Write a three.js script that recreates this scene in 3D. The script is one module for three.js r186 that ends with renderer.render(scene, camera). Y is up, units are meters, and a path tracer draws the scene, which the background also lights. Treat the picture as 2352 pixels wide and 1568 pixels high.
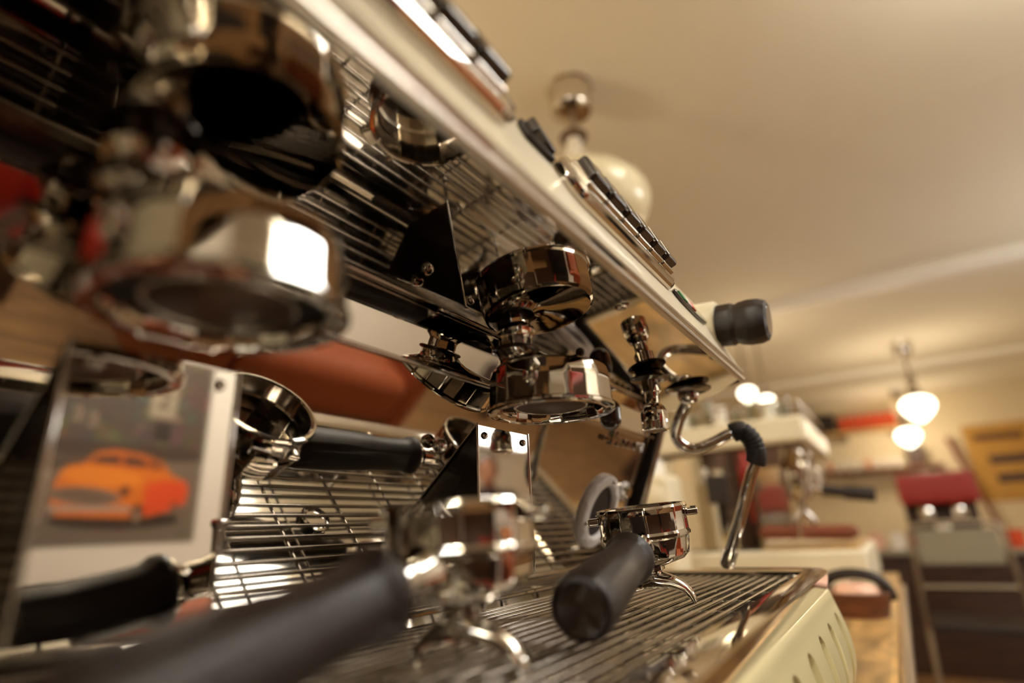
import * as THREE from 'three';
import { RoundedBoxGeometry } from 'three/addons/geometries/RoundedBoxGeometry.js';
import { mergeGeometries, mergeVertices, toCreasedNormals } from 'three/addons/utils/BufferGeometryUtils.js';
import { RectAreaLightUniformsLib } from 'three/addons/lights/RectAreaLightUniformsLib.js';
import { FontLoader } from 'three/addons/loaders/FontLoader.js';
import { TextGeometry } from 'three/addons/geometries/TextGeometry.js';

// ------------------------------------------------------------------ camera, lights, exposure
const V3 = (x, y, z) => new THREE.Vector3(x, y, z);
const scene = new THREE.Scene();
scene.background = new THREE.Color(0x14100c);
const camera = new THREE.PerspectiveCamera(62.49, 1.5, 0.01, 40);
camera.up.set(-0.245, 0.9468, 0.2088);
camera.position.set(0, 0, 0);
camera.lookAt(0.7993, 0.3191, -0.5092);
camera.focus = 0.45;
camera.userData.fStop = 1.9;
scene.add(camera);
const renderer = new THREE.WebGLRenderer({ antialias: true });
renderer.toneMapping = THREE.LinearToneMapping;
renderer.toneMappingExposure = 1.56;
renderer.shadowMap.enabled = true;
RectAreaLightUniformsLib.init();
const COOL = new THREE.Color(1.0, 0.985, 0.945), WARM = new THREE.Color(1.0, 0.77, 0.5);
const FLOOR = -1.03, CEIL = 1.55, WALLZ = 2.2;

// ------------------------------------------------------------------ small random and texture helpers
let seed = 7;
const rnd = () => { seed = (seed * 16807) % 2147483647; return seed / 2147483647; };
const rr = (a, b) => a + (b - a) * rnd();
function noiseTex(w, h, fn, srgb = false) {
  const d = new Uint8Array(w * h * 4);
  for (let y = 0; y < h; y++) for (let x = 0; x < w; x++) {
    const c = fn(x, y), i = (y * w + x) * 4;
    d[i] = c[0]; d[i + 1] = c[1]; d[i + 2] = c[2]; d[i + 3] = 255;
  }
  const t = new THREE.DataTexture(d, w, h);
  t.wrapS = t.wrapT = THREE.RepeatWrapping; t.magFilter = THREE.LinearFilter; t.minFilter = THREE.LinearFilter;
  if (srgb) t.colorSpace = THREE.SRGBColorSpace;
  t.needsUpdate = true;
  return t;
}
function valueNoise(n) {
  const g = []; for (let i = 0; i < n * n; i++) g.push(rnd());
  return (u, v) => {
    u = ((u % 1) + 1) % 1 * n; v = ((v % 1) + 1) % 1 * n;
    const i = Math.floor(u), j = Math.floor(v), a = u - i, b = v - j, s = t => t * t * (3 - 2 * t);
    const G = (p, q) => g[(q % n) * n + (p % n)];
    return (G(i, j) * (1 - s(a)) + G(i + 1, j) * s(a)) * (1 - s(b)) + (G(i, j + 1) * (1 - s(a)) + G(i + 1, j + 1) * s(a)) * s(b);
  };
}
const nA = valueNoise(8), nB = valueNoise(32), nC = valueNoise(64);
const cl = v => Math.max(0, Math.min(255, v));
const roughTex = noiseTex(256, 256, (x, y) => { const v = 110 + 90 * nB(x / 256, y / 256) + 50 * nC(x / 256, y / 256); return [v, v, v]; });
const plasterTex = noiseTex(256, 256, (x, y) => { const v = 128 + 60 * (nC(x / 256, y / 256) - .5) + 50 * (nB(x / 256, y / 256) - .5); return [v, v, v]; });
const woodTex = (r, g, b) => noiseTex(256, 256, (x, y) => {
  const u = x / 256, v = y / 256, k = .78 + .34 * nB(u * .25, v * 2) + .16 * (nC(u * .3, v) - .5) + .12 * Math.sin((v * 26 + 3 * nA(u, v)) * 6.28) * nA(u, v);
  return [cl(r * k), cl(g * k), cl(b * k)];
}, true);

// ------------------------------------------------------------------ materials
const M = {};
const std = (o) => new THREE.MeshStandardMaterial(o), phy = (o) => new THREE.MeshPhysicalMaterial(o);
M.chrome = std({ color: 0xd9d2c8, metalness: 1, roughness: 0.045 });
M.mirror = std({ color: 0xd2cabf, metalness: 1, roughness: 0.035 });
M.steel = std({ color: 0xc4bbae, metalness: 1, roughness: 0.13 });
M.wire = std({ color: 0xb9afa2, metalness: 1, roughness: 0.16 });
M.satin = std({ color: 0xcfc6b8, metalness: 1, roughness: 0.34 });
M.pan = std({ color: 0xd6d0c8, metalness: 1, roughness: 0.06 });
M.screen = std({ color: 0x644b3a, metalness: .8, roughness: 0.5 });
M.cream = phy({ color: 0xe6dcc0, roughness: 0.42, clearcoat: 0.25, clearcoatRoughness: 0.15 });
M.creamPale = phy({ color: 0xddd3a2, roughness: 0.36, clearcoat: 0.5, clearcoatRoughness: 0.15 });
M.black = std({ color: 0x1f130d, roughness: 0.46, bumpMap: roughTex, bumpScale: 0.00006 });
M.rubber = std({ color: 0x1f140f, roughness: 0.62 });
M.gloss = phy({ color: 0x2a1b14, roughness: 0.2, clearcoat: 0.6, clearcoatRoughness: 0.1 });
M.frost = phy({ color: 0xf0ebe6, roughness: 0.4, transmission: 0.1, thickness: 0 });
M.ceiling = std({ color: 0xeee6d0, roughness: 0.9, bumpMap: plasterTex, bumpScale: 0.0006 });
M.wall = std({ color: 0xf3eee4, roughness: 0.85, bumpMap: plasterTex, bumpScale: 0.0006 });
M.wallFar = std({ color: 0xe6d8b8, roughness: 0.85, bumpMap: plasterTex, bumpScale: 0.0006 });
M.wallNear = std({ color: 0x4a3424, roughness: 0.8, bumpMap: plasterTex, bumpScale: 0.0006 });
M.trim = std({ color: 0xfcf7ec, roughness: 0.6 });
M.floor = std({ map: woodTex(150, 112, 70), roughness: 0.55 });
M.counter = std({ map: woodTex(176, 140, 88), roughness: 0.4 });
M.edge = std({ map: woodTex(198, 158, 98), roughness: 0.4 });
M.darkWood = std({ map: woodTex(64, 38, 24), roughness: 0.5 });
M.midWood = std({ map: woodTex(110, 66, 38), roughness: 0.5 });
M.white = std({ color: 0xf0ebdf, roughness: 0.4 });
M.glass = phy({ color: 0xf4f6f2, roughness: 0.03, transmission: 1, thickness: 0, ior: 1.45 });
M.opal = phy({ color: 0xf8efcd, roughness: 0.12, clearcoat: 1, clearcoatRoughness: 0.03 });
M.leather = std({ color: 0x9a4e2c, roughness: 0.5, bumpMap: roughTex, bumpScale: 0.0008 });
M.brownCloth = std({ color: 0x7a4228, roughness: 0.9, bumpMap: roughTex, bumpScale: 0.002 });
M.redEnamel = phy({ color: 0xa0251a, roughness: 0.3, clearcoat: 0.7, clearcoatRoughness: 0.1 });
M.red = std({ color: 0xd8502a, roughness: 0.4 });
M.pink = std({ color: 0xe9b9a0, roughness: 0.5 });
M.greyPad = std({ color: 0x9a917c, roughness: 0.8, bumpMap: roughTex, bumpScale: 0.0006 });
M.alu = std({ color: 0xa89a86, metalness: 0.85, roughness: 0.38 });
M.tube = std({ color: 0x6a5440, metalness: 0.4, roughness: 0.45 });
M.green = std({ color: 0x2f8f4a, roughness: 0.4 });
M.flagRed = std({ color: 0xd2402a, roughness: 0.4 });
M.lampCool = std({ color: 0xffffff, emissive: new THREE.Color(0.95, 0.98, 1.0), emissiveIntensity: 3.2, roughness: 0.6 });
M.lampWarm = std({ color: 0xffffff, emissive: new THREE.Color(1.0, 0.88, 0.68), emissiveIntensity: 4, roughness: 0.6 });

// ------------------------------------------------------------------ object helpers
const taken = {};
const numbered = n => { const k = taken[n] = (taken[n] ?? -1) + 1; return k ? `${n}_${String(k).padStart(3, '0')}` : n; };
function thing(name, label, category, pos = [0, 0, 0], group) {
  const o = new THREE.Group(); o.name = numbered(name); o.position.set(...pos);
  o.userData = { label, category }; if (group) o.userData.group = group;
  scene.add(o); return o;
}
function part(name, geo, mat, parent, label) {
  const m = new THREE.Mesh(geo, mat); m.name = name; m.castShadow = m.receiveShadow = true;
  if (label) m.userData.label = label;
  parent.add(m); return m;
}
function partGroup(name, parent) { const g = new THREE.Group(); g.name = name; parent.add(g); return g; }
function solo(name, geo, mat, label, category, pos = [0, 0, 0], group) {
  const m = part(numbered(name), geo, mat, scene); m.position.set(...pos);
  m.userData = { label, category }; if (group) m.userData.group = group; return m;
}
function struct(name, geo, mat, label) {
  const m = part(name, geo, mat, scene); m.userData = { kind: 'structure', label, category: name.split('_')[0] }; return m;
}
const plain = g => { const o = g.index ? g.toNonIndexed() : g; for (const k of Object.keys(o.attributes)) if (!['position', 'normal', 'uv'].includes(k)) o.deleteAttribute(k); return o; };
const merge = a => mergeGeometries(a.map(plain));
const box = (x0, x1, y0, y1, z0, z1, r = 0) => {
  const w = x1 - x0, h = y1 - y0, d = z1 - z0;
  const g = r ? new RoundedBoxGeometry(w, h, d, 3, r) : new THREE.BoxGeometry(w, h, d);
  g.translate((x0 + x1) / 2, (y0 + y1) / 2, (z0 + z1) / 2);
  return g;
};
function metreUV(g, s = 1) {             // box-projected uv in metres
  g = g.index ? g.toNonIndexed() : g; g.computeVertexNormals();
  const p = g.attributes.position, n = g.attributes.normal, u = new Float32Array(p.count * 2);
  for (let i = 0; i < p.count; i++) {
    const a = [Math.abs(n.getX(i)), Math.abs(n.getY(i)), Math.abs(n.getZ(i))];
    const [s0, t0] = a[1] >= a[0] && a[1] >= a[2] ? [p.getX(i), p.getZ(i)] : a[0] >= a[2] ? [p.getZ(i), p.getY(i)] : [p.getX(i), p.getY(i)];
    u[2 * i] = s0 * s; u[2 * i + 1] = t0 * s;
  }
  g.setAttribute('uv', new THREE.BufferAttribute(u, 2)); return g;
}
const lathe = (pts, seg = 64, crease = 0.6) => toCreasedNormals(new THREE.LatheGeometry(pts.map(p => new THREE.Vector2(p[0], p[1])), seg), crease);
const cyl = (r0, r1, h, seg = 24) => new THREE.CylinderGeometry(r0, r1, h, seg);
function rod(a, b, r, seg = 8) {
  const A = V3(...a), B = V3(...b), d = B.clone().sub(A), g = cyl(r, r, d.length(), seg);
  g.applyQuaternion(new THREE.Quaternion().setFromUnitVectors(V3(0, 1, 0), d.clone().normalize()));
  g.translate((A.x + B.x) / 2, (A.y + B.y) / 2, (A.z + B.z) / 2); return g;
}
const tube = (pts, r, n = 48, seg = 12, closed = false) => new THREE.TubeGeometry(new THREE.CatmullRomCurve3(pts.map(p => V3(...p)), closed, 'centripetal'), n, r, seg, closed);
// sweep a profile of [outwards, y] along a plan path of [x, z]; outwards is +z where the path runs along +x
function sweep(profile, path, crease = 0.5) {
  const n = path.length, m = profile.length, pos = [], uv = [], idx = [];
  let run = 0;
  for (let i = 0; i < n; i++) {
    const d0 = i ? [path[i][0] - path[i - 1][0], path[i][1] - path[i - 1][1]] : null, d1 = i < n - 1 ? [path[i + 1][0] - path[i][0], path[i + 1][1] - path[i][1]] : null;
    const nn = d => { const l = Math.hypot(...d); return [-d[1] / l, d[0] / l]; };
    const a = nn(d0 || d1), b = nn(d1 || d0); let o = [a[0] + b[0], a[1] + b[1]]; const l = Math.hypot(...o); o = [o[0] / l, o[1] / l];
    const k = 1 / Math.max(.35, o[0] * a[0] + o[1] * a[1]);
    if (i) run += Math.hypot(...d0);
    for (let j = 0; j < m; j++) { pos.push(path[i][0] + o[0] * profile[j][0] * k, profile[j][1], path[i][1] + o[1] * profile[j][0] * k); uv.push(run, j / m); }
  }
  for (let i = 0; i < n - 1; i++) for (let j = 0; j < m - 1; j++) { const p = i * m + j, q = p + m; idx.push(p, q, p + 1, q, q + 1, p + 1); }
  let g = new THREE.BufferGeometry();
  g.setAttribute('position', new THREE.Float32BufferAttribute(pos, 3)); g.setAttribute('uv', new THREE.Float32BufferAttribute(uv, 2)); g.setIndex(idx);
  return toCreasedNormals(g, crease);
}
// prism: outline in [x, z], between two height functions
function slab(outline, yTop, yBot) {
  const s = new THREE.Shape(outline.map(p => new THREE.Vector2(p[0], -p[1])));
  const g = new THREE.ExtrudeGeometry(s, { depth: 1, bevelEnabled: false }); g.rotateX(-Math.PI / 2);
  const p = g.attributes.position;
  for (let i = 0; i < p.count; i++) { const x = p.getX(i), z = p.getZ(i), t = p.getY(i); p.setY(i, t > .5 ? yTop(x, z) : yBot(x, z)); }
  g.computeVertexNormals(); return g;
}
// prism along x: outline in [z, y]
function prismX(outline, x0, x1) {
  const s = new THREE.Shape(outline.map(p => new THREE.Vector2(p[0], p[1])));
  const g = new THREE.ExtrudeGeometry(s, { depth: x1 - x0, bevelEnabled: false });
  const p = g.attributes.position;
  for (let i = 0; i < p.count; i++) { const z = p.getX(i), y = p.getY(i), x = p.getZ(i); p.setXYZ(i, x1 - x, y, z); }
  g.computeVertexNormals(); return g;
}

// ------------------------------------------------------------------ the room
{
  const XN = -2.5, XF = 9.5, ZB = -2.6, T = 0.15;
  struct('floor', metreUV(box(XN - T, XF + T, FLOOR - .1, FLOOR, ZB - T, WALLZ + T), .8), M.floor, 'tan wooden floor of the shop');
  struct('ceiling', metreUV(box(XN - T, XF + T, CEIL, CEIL + T, ZB - T, WALLZ + T), 1), M.ceiling, 'plain cream plaster ceiling');
  struct('wall_back', metreUV(box(XN - T, XF + T, FLOOR, CEIL, ZB - T, ZB)), M.wallFar, 'cream wall behind the counter');
  struct('wall_front', metreUV(box(XN - T, XF + T, FLOOR, CEIL, WALLZ, WALLZ + T)), M.wall, 'white wall opposite the machines with the car poster');
  struct('wall_far', metreUV(box(XF, XF + T, FLOOR, CEIL, ZB, WALLZ)), M.wallFar, 'cream wall at the far end with shelves');
  struct('wall_near', metreUV(box(XN - T, XN, FLOOR, CEIL, ZB, WALLZ)), M.wallNear, 'dark brown painted wall at the near end');
  struct('trim_1', merge([box(4.34, 4.50, CEIL - .05, CEIL, ZB, WALLZ), box(4.37, 4.47, CEIL - .075, CEIL - .05, ZB, WALLZ)]), M.trim, 'white moulding across the ceiling');
  struct('trim_2', box(2.44, 2.47, CEIL - .0022, CEIL, ZB, WALLZ), M.ceiling, 'thin joint strip across the near ceiling');
  struct('trim_3', box(7.3, 7.42, CEIL - .05, CEIL, ZB, WALLZ), M.trim, 'white moulding across the far ceiling');
}

// ------------------------------------------------------------------ the counter under the machines
{
  const t = thing('counter', 'long wooden counter with a pale edge carrying the espresso machines', 'counter');
  part('worktop', metreUV(box(-1.6, 2.45, -.225, -.19, -.75, -.05)), M.counter, t);
  part('edge_strip', metreUV(box(-1.6, 2.45, -.225, -.190, -.05, -.042)), M.edge, t, 'pale wooden front edge');
  part('edge_trim', box(-1.6, 2.45, -.25, -.2255, -.06, -.030, .003), M.alu, t);
  part('front_panel', metreUV(box(-1.58, 2.43, FLOOR + .02, -.226, -.74, -.09)), M.darkWood, t);
}

// ------------------------------------------------------------------ the main espresso machine
const usY = z => 0.132 + 0.09 * (z + 0.2);                     // sloping underside of the upper body
const bpZ = y => -0.24 - 0.4452 * (0.103 - y);                 // back panel leaning forward at the top
const A24 = 24 * Math.PI / 180, bpN = V3(0, -Math.sin(A24), Math.cos(A24)), bpU = V3(0, Math.cos(A24), Math.sin(A24));
const XL = -0.2, G1 = 0.1035, G2 = 0.3475, GZ = -0.191, TRAY = -0.060;
const machine = thing('espresso_machine', 'large cream and chrome two group espresso machine filling the foreground', 'coffee machine');
{
  const m = machine;
  const endPath = [[.6156, -.1066], [.64, -.135], [.659, -.160], [.678, -.193], [.70, -.24], [.715, -.30], [.72, -.52]];
  const frontPath = [[XL, -.1066], ...endPath];
  // underside
  const outline = [[XL, -.1066], ...endPath.slice(0, 5), [.7, -.232], [XL, -.232]].filter((p, i, a) => p[1] > -.2325);
  outline.splice(0, outline.length, [XL, -.1066], [.6156, -.1066], [.64, -.135], [.659, -.160], [.678, -.193], [.696, -.2345], [XL, -.2345]);
  part('underside', slab(outline, (x, z) => usY(z) + .004, (x, z) => usY(z)), M.mirror, m, 'polished steel underside mirroring the drip grate');
  // rear strip and lip
  const stripTop = [-.2341, usY(-.2341)], lip = [-.2393, .1045];
  part('rear_strip', prismX([[stripTop[0], stripTop[1] + .003], stripTop, lip, [lip[0] - .01, lip[1]], [-.25, .14]].reverse(), XL, .697), M.mirror, m);
  part('lip_bead', rod([XL, .1040, -.2378], [.697, .1040, -.2378], .0017, 12), M.chrome, m);
  // back panel
  part('back_panel', prismX([[bpZ(.103), .103], [bpZ(-.043), -.043], [bpZ(-.043) - .01, -.043], [bpZ(.103) - .014, .103]], XL, .697), M.mirror, m, 'polished back panel reflecting the tray');
  part('side_upright', prismX([[bpZ(.118) + .010, .128], [bpZ(-.044) + .010, -.044], [-.50, -.044], [-.50, .128]], .699, .719), M.black, m, 'black upright at the right end');
  part('upright_trim', rod([.6985, .126, bpZ(.126) + .0105], [.6985, -.030, bpZ(-.030) + .0105], .0026, 10), M.chrome, m);
  // upper body: chrome bead, chrome band, cream fascia
  const ca = Math.cos(68 * Math.PI / 180), sa = Math.sin(68 * Math.PI / 180), F = L => [-ca * L, .1488 + sa * L];
  part('lower_bead', sweep([[-.003, .1385], [-.0005, .1392], [.0012, .1402], [.0016, .1416], [.0010, .1430], [-.0005, .1436], [-.003, .1436]], frontPath, .9), M.satin, m);
  part('chrome_band', sweep([[-.004, .1432], [-.0026, .1437], [.0002, .1478], [-.0012, .1486]], frontPath), M.mirror, m);
  part('fascia', sweep([[-.002, .1478], [.0006, .1481], [.0014, .1490], [.0012, .1500], F(.004), F(.02), F(.04), F(.06), F(.080), [-ca * .084 - .001, .1488 + sa * .083], [-.036, .2280], [-.07, .2285]], frontPath, .7), M.cream, m, 'cream enamelled slanting front');
  part('body_shell', slab([[XL, -.175], [.612, -.175], [.63, -.245], [.66, -.30], [.66, -.52], [XL, -.52]], () => .2285, (x, z) => Math.max(.14, usY(z) + .005)), M.cream, m);
  part('left_end', box(XL - .012, XL, -.18, .2285, -.52, -.10), M.cream, m);
  part('rear_housing', box(XL, .70, -.18, .2, -.53, -.345), M.steel, m);
  // small black lever under the rear lip
  {
    const l = partGroup('lever', m); l.position.set(.508, .1035, -.214);
    part('lever_arm', rod([0, .006, -.026], [0, .001, -.006], .0035, 12), M.chrome, l);
    part('lever_knob', new THREE.CapsuleGeometry(.0105, .010, 8, 24), M.gloss, l, 'rounded black lever knob');
    part('lever_stop', new THREE.SphereGeometry(.0046, 20, 14).translate(-.036, -.004, -.004), M.gloss, l);
    part('stop_arm', rod([-.036, .003, -.024], [-.036, -.004, -.004], .0018, 10), M.chrome, l);
  }
  // screw in the underside
  for (const [x, z] of [[.334, -.125], [.03, -.125], [.52, -.215]]) {
    const g = new THREE.SphereGeometry(.0055, 20, 10, 0, 6.283, 0, 1.3); g.scale(1, .45, 1); g.rotateX(Math.PI); g.translate(x, usY(z) + .0003, z);
    part('screw', g, M.chrome, m);
  }
  // group columns: upright plates that stand out from the leaning panel
  for (const [xa, xb] of [[.0800, .1485], [.3405, .4130]]) {
    const PZ = -.2515, yt = .0765;
    const col = part('group_column', prismX([[PZ - .0006, -.031], [PZ - .0006, yt], [PZ - .004, yt], [bpZ(-.031) - .003, -.031]], xa + .0006, xb - .0006), M.gloss, m, 'black upright behind the group');
    part('front_plate', box(xa, xb, -.031, yt + .002, PZ - .0007, PZ), M.mirror, col, 'polished plate mirroring the room');
    for (const e of [xa, xb]) part('plate_edge', rod([e, -.031, PZ], [e, yt + .002, PZ], .0011, 8), M.chrome, col);
    for (const sx of [xa + .009, xb - .009]) {
      const g = new THREE.SphereGeometry(.0030, 16, 8, 0, 6.283, 0, 1.4); g.rotateX(Math.PI / 2); g.translate(sx, .070, PZ);
      part('screw', g, M.chrome, col);
    }
  }
  // chrome strip behind the tray
  part('rear_ledge', sweep([[-.02, -.0420], [-.004, -.0420], [-.0012, -.0426], [0, -.0440], [0, -.0530], [-.001, -.0548], [-.003, -.0560], [-.0035, -.092]], [[XL, -.3005], [.70, -.3005]], .6), M.mirror, m);
  // drip pan
  part('drip_pan', merge([box(XL, .738, -.094, -.090, -.306, -.098), box(XL, .738, -.09, -.060, -.100, -.0975), box(.735, .738, -.09, -.060, -.306, -.098), box(XL, XL + .003, -.09, -.06, -.306, -.098)]), M.pan, m, 'polished drip pan under the grate');
  const drain = lathe([[.0, 0], [.010, 0], [.0125, .0015], [.014, .004], [.0125, .0055], [.0105, .0045], [.009, .003], [0, .003]], 32);
  const dr = part('drain', drain, M.chrome, m); dr.position.set(.33, -.0898, -.185);
  // tray rim and cream base
  const rimPath = [[XL, -.0865], [.715, -.0865], [.728, -.0885], [.738, -.094], [.742, -.103], [.7435, -.115], [.7435, -.26], [.73, -.5]];
  part('tray_rim', sweep([[-.0125, -.062], [-.0120, -.0555], [-.0095, -.0532], [.0085, -.0525], [.0110, -.0535], [.0118, -.0555], [.0085, -.0705], [.0065, -.072]], rimPath, .55), M.chrome, m, 'chrome rim around the tray');
  const prof = [[.004, -.0705], [.0078, -.0712], [.0098, -.0735], [.0128, -.084], [.0165, -.096], [.0195, -.109], [.0212, -.121], [.0214, -.131], [.0200, -.143], [.0172, -.152], [.0135, -.162], [.007, -.174], [0, -.182]];
  // fine grid so that the grooves are real relief
  {
    const curve = new THREE.CatmullRomCurve3(prof.map(p => V3(p[0], p[1], 0)));
    const pts = curve.getSpacedPoints(70).map(p => [p.x, p.y]);
    const path = []; const xs = [XL];
    for (let x = XL + .004; x < .712; x += .0022) xs.push(x);
    for (const x of xs) path.push([x, -.0865]);
    path.push([.715, -.0865], [.722, -.0873], [.728, -.0885], [.734, -.0912], [.738, -.094], [.741, -.0985], [.742, -.103], [.7435, -.115], [.7435, -.26], [.73, -.5]);
    const g = sweep(pts, path, 1.2), p = g.attributes.position;
    const cx = []; for (let k = 0; k < 14; k++) cx.push(.6785 - .0675 * k);
    const R = .0125;
    for (let i = 0; i < p.count; i++) {
      const x = p.getX(i), y = p.getY(i); if (x > .70) continue;
      for (const c of cx) {
        const dx = Math.abs(x - c); if (dx > R * 1.1) continue;
        const dy = y > -.102 ? y + .102 : y < -.152 ? -.152 - y : 0, d = Math.hypot(dx, dy) / R;
        if (d < 1) { const k = Math.min(1, (1 - d) / .35); p.setZ(i, p.getZ(i) - .0125 * k * k * (3 - 2 * k)); }
      }
    }
    g.deleteAttribute('normal'); let g2 = mergeVertices(g, 1e-5); g2.computeVertexNormals();
    part('base_panel', g2, M.creamPale, m, 'cream lower front with upright grooves');
  }
  part('base_core', box(XL, .725, -.18, -.096, -.5, -.100), M.steel, m);
  for (const [x, z] of [[XL + .05, -.14], [.66, -.14], [XL + .05, -.46], [.66, -.46]]) { const f = part('foot', lathe([[0, 0], [.018, 0], [.02, .003], [.017, .011], [0, .011]], 24), M.rubber, m); f.position.set(x, -.1899, z); }

  // group heads
  for (const gx of [G1, G2]) {
    const g = partGroup('group_head', m); g.position.set(gx, 0, GZ);
    const by = .078;
    part('ring', lathe([[.0355, by + .012], [.0365, by + .004], [.0385, by + .0005], [.0405, by], [.0440, by], [.0455, by + .0012], [.0455, by + .0030], [.0442, by + .0042], [.0438, by + .0065], [.0434, by + .018], [.0429, by + .0255], [.0418, by + .0295], [.0395, by + .0312]], 96, .45), M.chrome, g);
    // bell closing up towards the offset neck
    const nx = -.029, nz = -.009, rings = [[0, .0398, by + .0311], [.06, .0385, by + .0315], [.2, .034, by + .0322], [.42, .027, by + .0334], [.66, .0200, by + .0352], [.84, .0162, by + .0375], [1, .0145, by + .0405]];
    const pos = [], idx = [], S = 72;
    rings.forEach(([t, r, y]) => { for (let k = 0; k <= S; k++) { const a = k / S * Math.PI * 2; pos.push(nx * t + Math.cos(a) * r, y, nz * t + Math.sin(a) * r); } });
    for (let i = 0; i < rings.length - 1; i++) for (let k = 0; k < S; k++) { const p = i * (S + 1) + k, q = p + S + 1; idx.push(p, q, p + 1, q, q + 1, p + 1); }
    const bg = new THREE.BufferGeometry(); bg.setAttribute('position', new THREE.Float32BufferAttribute(pos, 3)); bg.setAttribute('uv', new THREE.Float32BufferAttribute(new Float32Array(pos.length / 3 * 2), 2)); bg.setIndex(idx); bg.computeVertexNormals();
    part('bell', bg, M.chrome, g);
    const fl = part('neck_flange', lathe([[0, 0], [.0150, 0], [.0166, .0008], [.0166, .0022], [.0150, .0030], [0, .0030]], 40), M.gloss, g, 'black flange between bell and neck'); fl.position.set(nx, by + .0400, nz);
    const top = usY(GZ + nz) - by;
    const nk = part('neck', lathe([[.0110, .042], [.0113, .046], [.0112, top - .005], [.0122, top - .003], [.0140, top - .0012], [.0145, top + .001]], 48, .7), M.chrome, g); nk.position.set(nx, by, nz);
    const nub = new THREE.SphereGeometry(.0065, 24, 16); nub.scale(.42, 1.15, .85); nub.translate(-.0425, by + .018, .0095); part('nub', nub, M.chrome, g);
    part('gasket', lathe([[.0255, by + .009], [.0362, by + .0085], [.0365, by + .014], [.025, by + .014]], 64), M.rubber, g, 'dark rubber gasket');
    part('shower_screen', lathe([[0, by + .0045], [.0240, by + .0045], [.0258, by + .0055], [.0262, by + .010]], 64), M.screen, g, 'round brown shower screen');
    part('screen_rim', (() => { const t = new THREE.TorusGeometry(.0255, .0011, 10, 64); t.rotateX(Math.PI / 2); t.translate(0, by + .0052, 0); return t; })(), M.steel, g);
  }

  // button panels on the slanting front
  const faceQ = new THREE.Quaternion().setFromRotationMatrix(new THREE.Matrix4().makeBasis(V3(1, 0, 0), V3(0, sa, -ca), V3(0, ca, sa)));
  const onFace = (x, L, out = 0) => V3(x, .1488 + sa * L + ca * out, -.1066 - ca * L + sa * out + .0012);
  const placeFace = (o, x, L, out = 0) => { o.position.copy(onFace(x, L, out)); o.quaternion.copy(faceQ); return o; };
  for (const cx of [.1045, .3535]) {
    const bp = placeFace(partGroup('button_panel', m), cx, .058, 0);
    const sh = new THREE.Shape(); const w = .088, h = .0135, r = .010;
    sh.moveTo(-w + r, -h); sh.lineTo(w - r, -h); sh.absarc(w - r, -h + r, r, -Math.PI / 2, 0); sh.lineTo(w, h - r); sh.absarc(w - r, h - r, r, 0, Math.PI / 2); sh.lineTo(-w + r, h); sh.absarc(-w + r, h - r, r, Math.PI / 2, Math.PI); sh.lineTo(-w, -h + r); sh.absarc(-w + r, -h + r, r, Math.PI, 1.5 * Math.PI);
    part('plate', new THREE.ExtrudeGeometry(sh, { depth: .002, bevelEnabled: true, bevelThickness: .0062, bevelSize: .0058, bevelSegments: 4, curveSegments: 12 }), M.chrome, bp);
    for (let k = 0; k < 6; k++) {
      const b = part('button', new RoundedBoxGeometry(.0225, .0200, .0100, 4, .003), M.gloss, bp, 'black push button'); b.position.set(-.067 + .0268 * k, .003, .0125);
      const z = part('bezel', new RoundedBoxGeometry(.0250, .0245, .0046, 3, .0018), M.chrome, bp, 'chrome bezel of a push button'); z.position.set(-.067 + .0268 * k, .0018, .0092);
    }
  }
  for (const cx of [.199, .243]) {
    const s = placeFace(partGroup('rocker_switch', m), cx, .072, 0);
    part('switch_frame', new RoundedBoxGeometry(.030, .016, .004, 3, .0015), M.black, s).position.z = .001;
    const k = part('switch_key', new RoundedBoxGeometry(.025, .012, .007, 3, .002), M.gloss, s); k.position.z = .004; k.rotation.y = .12;
  }
  {
    const s = placeFace(partGroup('badge', m), .502, .044, 0); const sh = new THREE.Shape(); sh.absellipse(0, 0, .048, .0085, 0, Math.PI * 2);
    part('badge_plate', new THREE.ExtrudeGeometry(sh, { depth: .0015, bevelEnabled: true, bevelThickness: .0008, bevelSize: .0008, bevelSegments: 2, curveSegments: 40 }), M.gloss, s, 'black oval badge');
    [[M.green, 'green'], [M.white, 'white'], [M.flagRed, 'red']].forEach(([mm, c], k) => { const f = part('flag_stripe', new RoundedBoxGeometry(.0125, .0095, .0012, 2, .0004), mm, s, `${c} stripe of the small flag`); f.position.set(-.028 + .0132 * k, .0005, .0028); });
  }
  // steam knob
  {
    const k = partGroup('steam_knob', m); k.position.set(.59, .1965, -.126);
    k.quaternion.setFromUnitVectors(V3(0, 1, 0), V3(0, -.10, 1).normalize());
    part('collar', lathe([[0, -.012], [.0265, -.012], [.0268, .006], [.0255, .0085], [.0225, .0095], [0, .0095]], 48), M.cream, k, 'cream collar');
    part('grip', lathe([[0, .009], [.0215, .009], [.0220, .011], [.0222, .0235], [.0208, .0262], [.0205, .028], [.0222, .0315], [.0235, .040], [.0230, .050], [.0205, .0565], [.0165, .0585], [.0160, .0580], [0, .0578]], 56, .5), M.black, k, 'black turning grip');
    part('cap', lathe([[0, .0585], [.0150, .0585], [.0158, .0578]], 40), M.gloss, k);
  }
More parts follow.
